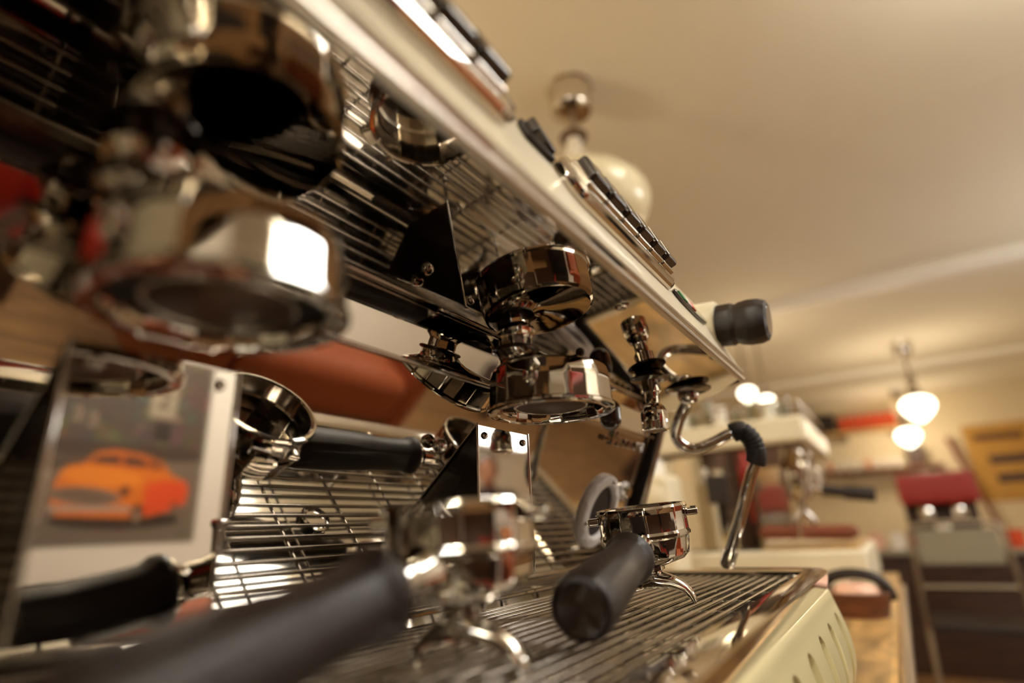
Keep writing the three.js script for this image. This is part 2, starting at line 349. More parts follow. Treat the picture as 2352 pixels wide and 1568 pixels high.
  // steam wand
  {
    const w = partGroup('steam_wand', m);
    const f = part('wand_flange', lathe([[0, 0], [.020, 0], [.0235, .0015], [.0235, .003], [.019, .0048], [0, .0048]], 40), M.gloss, w, 'black flange'); f.position.set(.5885, usY(-.158) - .0048, -.158);
    const bl = part('ball_joint', new THREE.SphereGeometry(.0112, 28, 20), M.chrome, w); bl.position.set(.598, .1295, -.161);
    const P = [[.600, .130, -.1615], [.610, .1240, -.1668], [.6145, .1060, -.1800], [.619, .0900, -.1860], [.624, .0795, -.1795], [.630, .0768, -.1688], [.635, .0822, -.1506], [.639, .0895, -.1335], [.643, .0915, -.1225], [.647, .0820, -.1145], [.650, .0640, -.1130], [.651, .0459, -.1215], [.655, .0027, -.1408], [.6592, -.034, -.1592]];
    part('pipe', tube(P, .0062, 140, 16), M.chrome, w, 'bent chrome pipe');
    const c = new THREE.CatmullRomCurve3(P.map(p => V3(...p)), false, 'centripetal');
    const sub = []; for (let i = 0; i <= 30; i++) sub.push(c.getPoint(.545 + (.805 - .545) * i / 30 - .0));
    const sl = new THREE.CatmullRomCurve3(sub), fr = sl.computeFrenetFrames(120, false), pos = [], idx = [];
    for (let i = 0; i <= 120; i++) {
      const t = i / 120, q = sl.getPointAt(t); let r = .0103; if (t > .22 && t < .72) r = .0103 - .0011 * Math.max(0, Math.sin((t - .22) / .5 * Math.PI * 2 * 6)) ** 2; if (t < .02 || t > .98) r = .0092; if (t === 0 || t === 1) r = .0062;
      for (let k = 0; k <= 20; k++) { const a = k / 20 * 6.2832, n = fr.normals[i].clone().multiplyScalar(Math.cos(a) * r).addScaledVector(fr.binormals[i], Math.sin(a) * r).add(q); pos.push(n.x, n.y, n.z); }
    }
    for (let i = 0; i < 120; i++) for (let k = 0; k < 20; k++) { const p = i * 21 + k, q = p + 21; idx.push(p, p + 1, q, q, p + 1, q + 1); }
    const sg = new THREE.BufferGeometry(); sg.setAttribute('position', new THREE.Float32BufferAttribute(pos, 3)); sg.setAttribute('uv', new THREE.Float32BufferAttribute(new Float32Array(pos.length / 3 * 2), 2)); sg.setIndex(idx); sg.computeVertexNormals();
    part('sleeve', sg, M.rubber, w, 'ribbed black rubber sleeve');
    const nz = part('nozzle', lathe([[.0064, .012], [.0078, .0115], [.0078, 0], [.0074, -.004], [.0058, -.0075], [.003, -.0092], [0, -.0095]], 28), M.steel, w, 'rounded steel nozzle');
    nz.position.set(.6598, -.0385, -.1612); nz.quaternion.setFromUnitVectors(V3(0, -1, 0), V3(.004, -.043, -.021).normalize());
  }
  // hot water tap
  {
    const t = partGroup('water_tap', m); t.position.set(.4975, 0, -.167);
    part('tap_flange', lathe([[0, .1265], [.0150, .1265], [.0178, .128], [.0178, .1295], [.0140, .1315], [.0115, .1352], [0, .1352]], 40), M.gloss, t, 'black flange');
    part('nut', new THREE.CylinderGeometry(.0092, .0098, .0110, 6).translate(0, .1215, 0), M.chrome, t);
    part('stem', lathe([[.0080, .1170], [.0066, .1155], [.0064, .106], [.0068, .1045]], 32), M.chrome, t);
    part('aerator', lathe([[.0062, .1055], [.0080, .1042], [.0102, .1012], [.0116, .0975], [.0118, .0965], [.0121, .0962], [.0124, .0850], [.0126, .0822], [.0122, .0808], [.0108, .0800], [.0105, .0806], [0, .0806]], 40, .5), M.chrome, t, 'chrome aerator');
    part('aerator_screen', lathe([[0, .0803], [.0098, .0803], [.0100, .0806]], 32), M.screen, t);
  }
  // round port, bolt, ball stud and lettering on the back panel
  const panelAt = (x, y, out = 0) => V3(x, y, bpZ(y)).addScaledVector(bpN, out);
  const panelQ = new THREE.Quaternion().setFromRotationMatrix(new THREE.Matrix4().makeBasis(V3(1, 0, 0), bpU, bpN));
  const onPanel = (o, x, y, out = 0) => { o.position.copy(panelAt(x, y, out)); o.quaternion.copy(panelQ); return o; };
  {
    const p = onPanel(partGroup('round_port', m), .597, .018);
    const rg = lathe([[.0285, 0], [.0285, .0045], [.0295, .0062], [.0325, .0070], [.0375, .0064], [.0408, .0046], [.0415, .0025], [.0415, 0]], 72, .9); rg.rotateX(Math.PI / 2); part('port_ring', rg, M.frost, p, 'frosted grey plastic ring');
    const ds = new THREE.CircleGeometry(.0287, 48); ds.translate(0, 0, .0012); part('port_disc', ds, M.rubber, p, 'dark disc inside the ring');
    for (const a of [80, 200, 320]) { const s = new THREE.SphereGeometry(.0032, 14, 10); s.translate(Math.cos(a / 57.3) * .0352, Math.sin(a / 57.3) * .0352, .0068); part('screw', s, M.chrome, p); }
    const b = onPanel(partGroup('bolt', m), .653, .040);
    part('bolt_head', new THREE.CylinderGeometry(.0070, .0085, .007, 6).rotateX(Math.PI / 2).translate(0, 0, .0045), M.chrome, b); part('washer', new THREE.CylinderGeometry(.0112, .0112, .0015, 32).rotateX(Math.PI / 2).translate(0, 0, .0008), M.frost, b);
    const s = onPanel(partGroup('ball_stud', m), .300, .060); part('ball', new THREE.SphereGeometry(.0052, 20, 14).translate(0, 0, .006), M.chrome, s);
    const l = onPanel(partGroup('lettering', m), .552, .0855, .0004);
    part('dash', merge([box(0, .0155, .0030, .0042, 0, .003), box(0, .0155, .0072, .0084, 0, .003), box(0, .0012, .003, .0084, 0, .003), box(.0143, .0155, .003, .0084, 0, .003)]), M.chrome, l);
    const font = await new FontLoader().loadAsync('fonts/droid/droid_serif_regular.typeface.json');
    const adv = [.0175, .0365, .0525, .0680, .0860, .1060];
    [...'Verona'].forEach((ch, i) => {
      const g = new TextGeometry(ch, { font, size: i ? .0128 : .0168, depth: .003, curveSegments: 4, bevelEnabled: true, bevelThickness: .0004, bevelSize: .0004, bevelSegments: 1 });
      g.applyMatrix4(new THREE.Matrix4().makeShear(0, 0, .25, 0, 0, 0)); g.translate(adv[i], 0, 0); part('letter', g, M.chrome, l);
    });
  }
}

// ------------------------------------------------------------------ drip grate: every rod its own part
{
  const t = thing('drip_grate', 'wire drip grate lying in the tray of the large espresso machine', 'grate');
  const lr = rod([XL + .012, 0, 0], [.737, 0, 0], .00145, 8);
  for (let k = 0; k < 18; k++) { const r = part('rod', lr, M.wire, t); r.position.set(0, TRAY, -.1147 - .0103 * k); }
  const cr = tube([[0, -.0115, -.1060], [0, -.0075, -.1062], [0, -.0042, -.1075], [0, -.0028, -.1110], [0, -.0028, -.14], [0, -.0028, -.24], [0, -.0028, -.2905], [0, -.0042, -.2935], [0, -.0105, -.2942]], .0012, 34, 8);
  for (let k = 0; k < 14; k++) { const r = part('cross_rod', cr, M.wire, t); r.position.set(.711 - .0632 * k, TRAY, 0); }
  for (const x of [.05, .40, .70]) for (const z of [-.113, -.2895]) { const f = part('foot', rod([x, TRAY - .002, z], [x, -.0895, z], .0022, 8), M.wire, t); }
}

// ------------------------------------------------------------------ portafilters: origin at the middle of the rim, handle along -x
function portafilter(label, pos, tilt, turn, roll, HD, group) {
  const t = thing('portafilter', label, 'portafilter', pos, group);
  t.rotation.set(roll, turn, tilt, 'YXZ');
  part('bowl', lathe([[.0330, .0005], [.0345, .0016], [.0365, .0014], [.0374, -.0004], [.0368, -.0026], [.0360, -.0042], [.0358, -.0180], [.0368, -.0200], [.0366, -.0222], [.0348, -.0238], [.0340, -.0300], [.0325, -.0365], [.0285, -.0402], [.0180, -.0432], [.0120, -.0452]], 80, .5), M.chrome, t);
  part('basket', lathe([[.0338, .0008], [.0330, -.0015], [.0326, -.012], [.0316, -.0135], [.0318, -.0245], [.030, -.0262], [0, -.0262]], 64, .6), M.steel, t, 'steel filter basket');
  for (const s of [-1, 1]) { const g = new RoundedBoxGeometry(.0145, .0060, .0100, 3, .0018); g.translate(.0, -.0068, s * .0398); g.rotateY(.25); part('lug', g, M.chrome, t); const p = cyl(.0034, .0034, .004, 16); p.rotateX(Math.PI / 2); p.translate(.012, -.0060, s * .0405); part('lug_pin', p, M.chrome, t); }
  // neck and handle in a frame that droops away from the bowl
  const h = partGroup('handle', t); h.position.set(-.0300, -.0275, 0); h.scale.set(1, 1.07, 1); h.rotation.z = Math.PI / 2 + HD;   // local +y runs outwards along -x
  part('neck', lathe([[.0135, -.004], [.0120, .004], [.0098, .012], [.0098, .020], [.0120, .024], [.0145, .0262], [.0145, .030]], 40, .5), M.chrome, h, 'chrome neck');
  part('grip', lathe([[.0118, .0280], [.0168, .0285], [.0180, .0310], [.0178, .0345], [.0160, .0375], [.0150, .0400], [.0150, .0700], [.0163, .0760], [.0175, .1000], [.0182, .1250], [.0180, .1370], [.0168, .1415], [.0140, .1432]], 48, .5), M.black, h, 'black plastic grip');
  part('end_cap', lathe([[.0142, .1430], [.0138, .1418], [.0110, .1408], [0, .1402]], 40, .4), M.gloss, h, 'glossy dark end cap');
  // spout
  part('spout_nut', merge([lathe([[.0110, -.0440], [.0112, -.0478], [.0096, -.0486]], 32), lathe([[.0086, -.0484], [.0086, -.0500], [.0100, -.0506], [.0102, -.0538], [.0080, -.0550], [.0078, -.0570]], 32)]), M.chrome, t);
  for (const s of [-1, 1]) {
    const c = new THREE.CatmullRomCurve3([V3(0, -.0545, 0), V3(0, -.0562, s * .0075), V3(.001, -.0590, s * .0170), V3(.002, -.0640, s * .0245), V3(.0025, -.0700, s * .0282), V3(.0028, -.0735, s * .0292)]);
    const N = 28, S = 18, pos = [], idx = [];
    for (let i = 0; i <= N; i++) {
      const u = i / N, q = c.getPointAt(u), tg = c.getTangentAt(u), wide = .0105 - .0066 * u, thick = .0076 - .0054 * u;
      const side = V3(1, 0, 0), up = tg.clone().cross(side).normalize();
      for (let k = 0; k <= S; k++) { const a = k / S * 6.28319; const n = q.clone().addScaledVector(side, Math.cos(a) * wide).addScaledVector(up, Math.sin(a) * thick); pos.push(n.x, n.y, n.z); }
    }
    for (let i = 0; i < N; i++) for (let k = 0; k < S; k++) { const p = i * (S + 1) + k, q = p + S + 1; idx.push(p, p + 1, q, q, p + 1, q + 1); }
    const g = new THREE.BufferGeometry(); g.setAttribute('position', new THREE.Float32BufferAttribute(pos, 3)); g.setAttribute('uv', new THREE.Float32BufferAttribute(new Float32Array(pos.length / 3 * 2), 2)); g.setIndex(idx); g.computeVertexNormals();
    part('spout', g, M.chrome, t, 'curved chrome spout arm');
  }
  return t;
}
portafilter('blurred chrome portafilter nearest the camera, its black handle crossing the lower left', [.227, .0135, -.180], .03, .11, -.01, .16, 'portafilters resting on the drip grate');
portafilter('sharp chrome portafilter on the grate under the steam wand, black handle towards the camera', [.466, .0135, -.178], .085, .144, -.05, .075, 'portafilters resting on the drip grate');

// ------------------------------------------------------------------ things in the room that the steel mirrors
{
  const cv = document.createElement('canvas'); cv.width = 660; cv.height = 800; const c = cv.getContext('2d');
  c.fillStyle = '#57483c'; c.fillRect(0, 0, 660, 800); c.translate(96, 0);
  for (let i = 0; i < 260; i++) { const s = rr(8, 46); c.fillStyle = `rgba(${rr(40, 150) | 0},${rr(36, 136) | 0},${rr(30, 116) | 0},.35)`; c.fillRect(rr(-110, 560), rr(-20, 470), s, s * rr(.4, 1.6)); }
  c.fillStyle = '#b5a78a'; c.fillRect(60, 130, 95, 75); c.fillStyle = '#a4977e'; c.fillRect(300, 120, 110, 160); c.fillStyle = '#5a4c40';
  c.font = 'bold 110px sans-serif'; c.fillText('2', 326, 238); c.fillStyle = '#8d7f6b'; c.fillRect(310, 268, 130, 16); c.fillStyle = '#9a8c78'; c.font = 'bold 76px sans-serif'; c.fillText('3', 20, 330); c.fillText('3', 74, 344);
  c.fillStyle = '#332820'; c.fillRect(330, 290, 70, 90); c.fillStyle = '#4a3a2e'; c.fillRect(-96, 400, 660, 60);
  c.fillStyle = '#75685a'; c.beginPath(); c.moveTo(-96, 530); c.lineTo(564, 450); c.lineTo(564, 800); c.lineTo(-96, 800); c.fill();
  for (let i = 0; i < 120; i++) { c.fillStyle = `rgba(${rr(60, 150) | 0},${rr(52, 134) | 0},${rr(44, 112) | 0},.22)`; c.fillRect(rr(-96, 540), rr(530, 790), rr(20, 90), rr(3, 10)); }
  c.fillStyle = 'rgba(30,20,14,.75)'; c.beginPath(); c.ellipse(250, 706, 240, 34, 0, 0, 7); c.fill();
  const P = (col, pts) => { c.fillStyle = col; c.beginPath(); pts.forEach((p, i) => i ? c.lineTo(...p) : c.moveTo(...p)); c.closePath(); c.fill(); };
  P('#e0771a', [[10, 560], [40, 505], [95, 490], [130, 445], [200, 430], [300, 440], [390, 470], [430, 520], [500, 545], [512, 580], [505, 640], [440, 668], [330, 700], [30, 690], [6, 640]]);
  P('#c9621a', [[120, 470], [205, 440], [300, 448], [385, 475], [410, 505], [300, 500], [130, 488]]);
  P('#4a3428', [[110, 486], [140, 458], [215, 452], [222, 488]]); P('#4a3428', [[238, 490], [232, 452], [300, 458], [335, 492]]); P('#5a3a28', [[350, 494], [322, 462], [372, 474], [392, 500]]);
  P('#e3501d', [[330, 560], [420, 540], [500, 548], [512, 585], [500, 640], [430, 672], [335, 690]]);
  c.fillStyle = '#f08a24'; c.beginPath(); c.ellipse(170, 540, 150, 40, .05, 0, 7); c.fill();
  c.fillStyle = '#8d7a68'; c.beginPath(); c.ellipse(120, 615, 125, 34, .06, 0, 7); c.fill(); c.fillStyle = '#4c3a2e'; c.beginPath(); c.ellipse(120, 617, 112, 23, .06, 0, 7); c.fill();
  c.fillStyle = '#a5907a'; for (let i = 0; i < 20; i++) c.fillRect(18 + i * 10.5, 600, 4, 36);
  c.fillStyle = '#a99a8e'; c.fillRect(0, 652, 290, 20); c.fillStyle = '#5b3a2a'; c.beginPath(); c.ellipse(255, 592, 20, 22, 0, 0, 7); c.fill();
  for (const [x, y, w, h] of [[315, 690, 24, 48], [462, 660, 14, 28]]) { c.fillStyle = '#2e2119'; c.beginPath(); c.ellipse(x, y, w, h, 0, 0, 7); c.fill(); c.fillStyle = '#a08a70'; c.beginPath(); c.ellipse(x, y, w * .5, h * .55, 0, 0, 7); c.fill(); }
  const tex = new THREE.CanvasTexture(cv); tex.colorSpace = THREE.SRGBColorSpace;
  const x0 = .785, x1 = 1.455, y0 = .014, y1 = .83;
  const t = thing('framed_poster', 'framed poster of an orange vintage car in a wide pale mount on the white wall', 'picture', [0, 0, 0]);
  part('frame', box(x0 - .16, x1 + .16, y0 - .15, y1 + .15, WALLZ - .026, WALLZ - .001), M.black, t);
  part('mount', box(x0 - .14, x1 + .14, y0 - .13, y1 + .13, WALLZ - .030, WALLZ - .026), M.white, t, 'pale mount');
  const g = new THREE.PlaneGeometry(x1 - x0, y1 - y0); g.rotateY(Math.PI); const uv = g.attributes.uv, p = g.attributes.position;
  for (let i = 0; i < p.count; i++) uv.setXY(i, p.getX(i) > 0 ? 1 : 0, p.getY(i) > 0 ? 1 : 0);
  g.translate((x0 + x1) / 2, (y0 + y1) / 2, WALLZ - .0305); part('print', g, std({ map: tex, roughness: .6 }), t, 'print of an orange car in a grey street');
}
{
  const t = thing('leather_armchair', 'low red brown leather armchair mirrored in the back panel of the large machine', 'armchair', [0, 0, 0]);
  part('base', box(.93, 1.66, FLOOR + .06, FLOOR + .27, 1.00, 1.66, .02), M.midWood, t);
  part('seat_cushion', box(.945, 1.645, FLOOR + .27, FLOOR + .50, .95, 1.50, .07), M.leather, t);
  part('backrest', box(.93, 1.66, FLOOR + .27, FLOOR + .86, 1.50, 1.74, .08), M.leather, t);
  for (const x of [.82, 1.655]) part('armrest', box(x, x + .115, FLOOR + .06, FLOOR + .64, .98, 1.70, .05), M.leather, t);
  for (const x of [.97, 1.62]) for (const z of [1.05, 1.61]) part('leg', cyl(.02, .016, .062).translate(x, FLOOR + .031, z), M.darkWood, t);
}
{
  const t = thing('floor_mat', 'long black rubber mat on the floor in front of the counter', 'mat', [0, FLOOR, 0]);
  part('mat_sheet', box(-1.5, .86, .0005, .012, .06, .74, .004), M.rubber, t);
  for (let k = 0; k < 23; k++) part('rib', box(-1.46 + .1 * k, -1.41 + .1 * k, .0115, .0150, .09, .71, .0015), M.rubber, t);
}
{
  const t = thing('dark_cabinet', 'tall dark wooden cabinet against the white wall beside the car poster', 'cabinet');
  part('body', metreUV(box(-1.7, .55, FLOOR + .001, 1.1, 1.72, WALLZ - .003)), M.darkWood, t);
  for (let k = 0; k < 3; k++) { const d = part('door', metreUV(box(-1.68 + .74 * k, -.965 + .74 * k, FLOOR + .06, 1.07, 1.70, 1.72)), M.darkWood, t); part('handle', rod([-1.02 + .74 * k, -.05, 1.685], [-1.02 + .74 * k, .12, 1.685], .006), M.alu, d); }
}
// ------------------------------------------------------------------ people mirrored in the steel
function netMesh(f, lo, hi, cell) {            // surface nets of a signed distance field
  const n = [0, 1, 2].map(k => Math.ceil((hi[k] - lo[k]) / cell) + 1), [nx, ny, nz] = n, v = new Float32Array(nx * ny * nz);
  for (let k = 0, q = 0; k < nz; k++) for (let j = 0; j < ny; j++) for (let i = 0; i < nx; i++, q++) v[q] = f(lo[0] + i * cell, lo[1] + j * cell, lo[2] + k * cell);
  const at = (i, j, k) => i + nx * (j + ny * k), id = new Int32Array(v.length).fill(-1), pos = [], idx = [];
  for (let k = 0; k < nz - 1; k++) for (let j = 0; j < ny - 1; j++) for (let i = 0; i < nx - 1; i++) {
    let m = 0, c = 0, px = 0, py = 0, pz = 0; const g = [];
    for (let t = 0; t < 8; t++) { const d = v[at(i + (t & 1), j + (t >> 1 & 1), k + (t >> 2))]; g.push(d); if (d < 0) m |= 1 << t; }
    if (m === 0 || m === 255) continue;
    for (let a = 0; a < 8; a++) for (const b of [1, 2, 4]) { if (a & b) continue; const e = a | b; if ((g[a] < 0) === (g[e] < 0)) continue; const s = g[a] / (g[a] - g[e]); px += (a & 1) + (b === 1 ? s : 0); py += (a >> 1 & 1) + (b === 2 ? s : 0); pz += (a >> 2) + (b === 4 ? s : 0); c++; }
    id[at(i, j, k)] = pos.length / 3; pos.push(lo[0] + (i + px / c) * cell, lo[1] + (j + py / c) * cell, lo[2] + (k + pz / c) * cell);
  }
  for (let k = 1; k < nz - 1; k++) for (let j = 1; j < ny - 1; j++) for (let i = 1; i < nx - 1; i++) {
    const a = v[at(i, j, k)] < 0;
    const quad = (b, p, q, r, s) => { if (a === b) return; const w = [p, q, r, s].map(u => id[u]); if (w.some(u => u < 0)) return; a ? idx.push(w[0], w[1], w[2], w[0], w[2], w[3]) : idx.push(w[0], w[2], w[1], w[0], w[3], w[2]); };
    quad(v[at(i + 1, j, k)] < 0, at(i, j - 1, k - 1), at(i, j, k - 1), at(i, j, k), at(i, j - 1, k));
    quad(v[at(i, j + 1, k)] < 0, at(i - 1, j, k - 1), at(i - 1, j, k), at(i, j, k), at(i, j, k - 1));
    quad(v[at(i, j, k + 1)] < 0, at(i - 1, j - 1, k), at(i, j - 1, k), at(i, j, k), at(i - 1, j, k));
  }
  const geo = new THREE.BufferGeometry(); geo.setAttribute('position', new THREE.Float32BufferAttribute(pos, 3)); geo.setAttribute('uv', new THREE.Float32BufferAttribute(new Float32Array(pos.length / 3 * 2), 2)); geo.setIndex(idx); geo.computeVertexNormals(); return geo;
}
const bone = (a, b, ra, rb) => { const d = [b[0] - a[0], b[1] - a[1], b[2] - a[2]], L = d[0] * d[0] + d[1] * d[1] + d[2] * d[2]; return (x, y, z) => { const px = x - a[0], py = y - a[1], pz = z - a[2], t = Math.max(0, Math.min(1, (px * d[0] + py * d[1] + pz * d[2]) / L)); return Math.hypot(px - d[0] * t, py - d[1] * t, pz - d[2] * t) - (ra + (rb - ra) * t); }; };
const ball = (c, r) => (x, y, z) => { const u = (x - c[0]) / r[0], v = (y - c[1]) / r[1], w = (z - c[2]) / r[2]; return (Math.hypot(u, v, w) - 1) * Math.min(...r); };
const blend = (fs, k) => (x, y, z) => { let d = 9; for (const f of fs) { const e = f(x, y, z), h = Math.max(k - Math.abs(d - e), 0) / k; d = Math.min(d, e) - h * h * k * .25; } return d; };
function person(label, pos, turn, topMat, legMat, holding) {
  const t = thing('person', label, 'person', pos); t.rotation.y = turn;        // faces -z before turning
  const skin = std({ color: 0xc98f72, roughness: .55 }), hair = std({ color: 0x241610, roughness: .6 });
  const W = holding ? s => [s * .085, 1.47, -.235] : s => [s * .27, .86, -.05], E = holding ? s => [s * .25, 1.20, -.10] : s => [s * .255, 1.12, .02];
  const torso = g => [bone([0, .98, 0], [0, 1.22, 0], .115 + g, .125 + g), bone([-.07, 1.25, .005], [.07, 1.25, .005], .115 + g, .115 + g), bone([-.13, 1.385, .01], [.13, 1.385, .01], .070 + g, .070 + g)];
  const arms = (g, cut) => [-1, 1].flatMap(s => { const w = W(s), e = E(s), q = e.map((v, i) => v + (w[i] - v) * cut); return [bone([s * .175, 1.385, .01], e, .056 + g, .042 + g), bone(e, q, .042 + g, .042 - .012 * cut + g)]; });
  const legs = g => [-1, 1].flatMap(s => [bone([s * .085, .94, 0], [s * .10, .50, -.01], .092 + g, .060 + g), bone([s * .10, .50, -.01], [s * .105, .10, .015], .060 + g, .042 + g)]);
  const core = [...torso(-.012), ...arms(-.01, 1), ...legs(-.012), bone([0, 1.40, .01], [0, 1.53, -.005], .060, .050)];
  const bodyG = netMesh(blend(core, .05), [-.42, .05, -.40], [.42, 1.56, .22], .014);
  const hc = 1.615, headF = blend([ball([0, hc + .02, 0], [.077, .100, .095]), ball([0, hc - .05, -.022], [.055, .068, .068]), bone([0, hc + .005, -.088], [0, hc - .025, -.104], .010, .013), ball([0, hc - .062, -.080], [.022, .008, .014]), ball([-.079, hc - .01, .008], [.010, .030, .018]), ball([.079, hc - .01, .008], [.010, .030, .018]), bone([0, 1.50, 0], [0, 1.56, -.005], .049, .050)], .018);
  const headG = netMesh(headF, [-.105, 1.49, -.13], [.105, 1.745, .11], .0048);
  const hands = [-1, 1].map(s => {
    const w = W(s), e = E(s), d = V3(w[0] - e[0], w[1] - e[1], w[2] - e[2]).normalize(); const side = V3(holding ? 0 : 0, holding ? 1 : 0, holding ? 0 : -1), n = d.clone().cross(side).normalize(), lat = n.clone().cross(d).normalize();
    const P = (a, b, c) => { const q = V3(...w).addScaledVector(d, a).addScaledVector(lat, b).addScaledVector(n, c * s); return [q.x, q.y, q.z]; }, k = -1;
    const fs = [bone(w, P(.03, 0, 0), .026, .028), bone(P(.03, -.022, 0), P(.078, -.028, 0), .018, .014), bone(P(.03, .018, 0), P(.080, .024, 0), .018, .014), bone(P(.025, .02, 0), P(.055, .045, .012 * k), .014, .011), bone(P(.055, .045, .012 * k), P(.080, .047, .028 * k), .010, .009)];
    [[.030, .030, .86], [.010, .035, 1], [-.010, .033, .95], [-.028, .026, .8]].forEach(([b, l]) => { fs.push(bone(P(.078, b * .9, 0), P(.078 + l, b, .012 * k), .0095, .0085), bone(P(.078 + l, b, .012 * k), P(.078 + l * 1.65, b, .040 * k), .0085, .0072)); });
    const c = P(.07, 0, 0); return netMesh(blend(fs, .008), c.map(v => v - .12), c.map(v => v + .12), .0048);
  });
  part('body', merge([bodyG, headG, ...hands]), skin, t);
  part('jacket', netMesh(blend([...torso(.010), ...arms(.010, .93), bone([0, 1.42, .01], [0, 1.47, .0], .066, .060)], .05), [-.44, .82, -.42], [.44, 1.56, .24], .013), topMat, t, 'closed jacket');
  part('trousers', netMesh(blend([...legs(.006), bone([-.05, .97, 0], [.05, .97, 0], .110, .110)], .05), [-.26, .02, -.2], [.26, 1.12, .2], .013), legMat, t, 'dark trousers');
  for (const s of [-1, 1]) part('shoe', netMesh(blend([bone([s * .105, .055, .03], [s * .115, .045, -.15], .048, .040), bone([s * .105, .09, .015], [s * .105, .06, .02], .048, .05)], .03), [s * .11 - .09, -.004, -.24], [s * .11 + .09, .16, .12], .012), M.rubber, t);
  part('hair', netMesh((x, y, z) => Math.max(ball([0, hc + .028, .012], [.087, .106, .100])(x, y, z), Math.min(-(z + .045 - (y - hc) * .25), 1) * -1 < 0 && y < hc + .055 ? -(z + .045) : -1, hc - .075 - y), [-.11, 1.52, -.13], [.11, 1.77, .14], .006), hair, t, 'dark hair');
  for (const s of [-1, 1]) part('eye', new THREE.SphereGeometry(.011, 12, 8).translate(s * .031, hc + .006, -.081), M.gloss, t);
  return t;
}
person('person in a red jacket raising both hands to a camera, mirrored in the chrome', [.10, FLOOR, .92], 0, std({ color: 0xa8251a, roughness: .6 }), std({ color: 0x1c1512, roughness: .8 }), true);
{ const c = thing('hand_camera', 'black camera held up by the person in the red jacket', 'camera', [.10, FLOOR + 1.50, .645]); part('body', box(-.07, .07, 0, .095, -.03, .03, .012), M.black, c); part('lens', new THREE.CylinderGeometry(.036, .036, .07, 28).rotateX(Math.PI / 2).translate(0, .045, -.063), M.gloss, c); part('viewfinder', box(-.025, .025, .093, .118, -.025, .02, .006), M.black, c); }
person('person with dark hair in dark clothes standing by the white wall', [3.34, FLOOR, 1.88], .9, std({ color: 0x3a2a26, roughness: .7 }), std({ color: 0x2a2220, roughness: .8 }), false).scale.setScalar(.895);
// ------------------------------------------------------------------ lamps
function luminaire(x0, x1, z0, z1, y, label, down, up) {       // hangs below the ceiling and shines both ways
  const t = thing('ceiling_light', label, 'ceiling light', [0, 0, 0], 'fluorescent ceiling lights');
  part('housing', box(x0 - .015, x1 + .015, y, y + .04, z0 - .015, z1 + .015, .006), M.white, t);
  part('diffuser', box(x0, x1, y - .012, y, z0, z1), M.lampCool, t, 'glowing lower diffuser');
  part('upper_diffuser', box(x0 + .03, x1 - .03, y + .04, y + .046, z0 + .03, z1 - .03), M.lampCool, t, 'glowing upper diffuser');
  for (const x of [x0 + .05, x1 - .05]) for (const z of [z0 + .1, z1 - .1]) part('suspension_rod', rod([x, y + .038, z], [x, CEIL, z], .003, 8), M.alu, t);
  for (const [s, p] of [[-1, down], [1, up]]) { const l = new THREE.RectAreaLight(COOL, p, x1 - x0, z1 - z0); l.position.set((x0 + x1) / 2, s < 0 ? y - .02 : y + .055, (z0 + z1) / 2); l.lookAt(l.position.x, s * 9, l.position.z); t.add(l); }
}
luminaire(-1.95, -1.5, -.35, .85, CEIL - .25, 'rectangular fluorescent light hanging at the near end of the room', 2.5, 24);
luminaire(1.05, 1.52, .65, 1.85, CEIL - .27, 'rectangular fluorescent light hanging above the armchair', 7, 10);
{
  const t = thing('wall_light', 'long glowing fluorescent batten on the white wall past the car poster', 'wall light');
  part('housing', box(3.05, 4.27, .66, .85, WALLZ - .07, WALLZ, .01), M.white, t);
  part('diffuser', box(3.08, 4.24, .68, .83, WALLZ - .085, WALLZ - .07), M.lampCool, t, 'glowing diffuser');
  const l = new THREE.RectAreaLight(COOL, 14, 1.16, .15); l.position.set(3.66, .755, WALLZ - .095); l.lookAt(3.66, .755, -5); t.add(l);
}
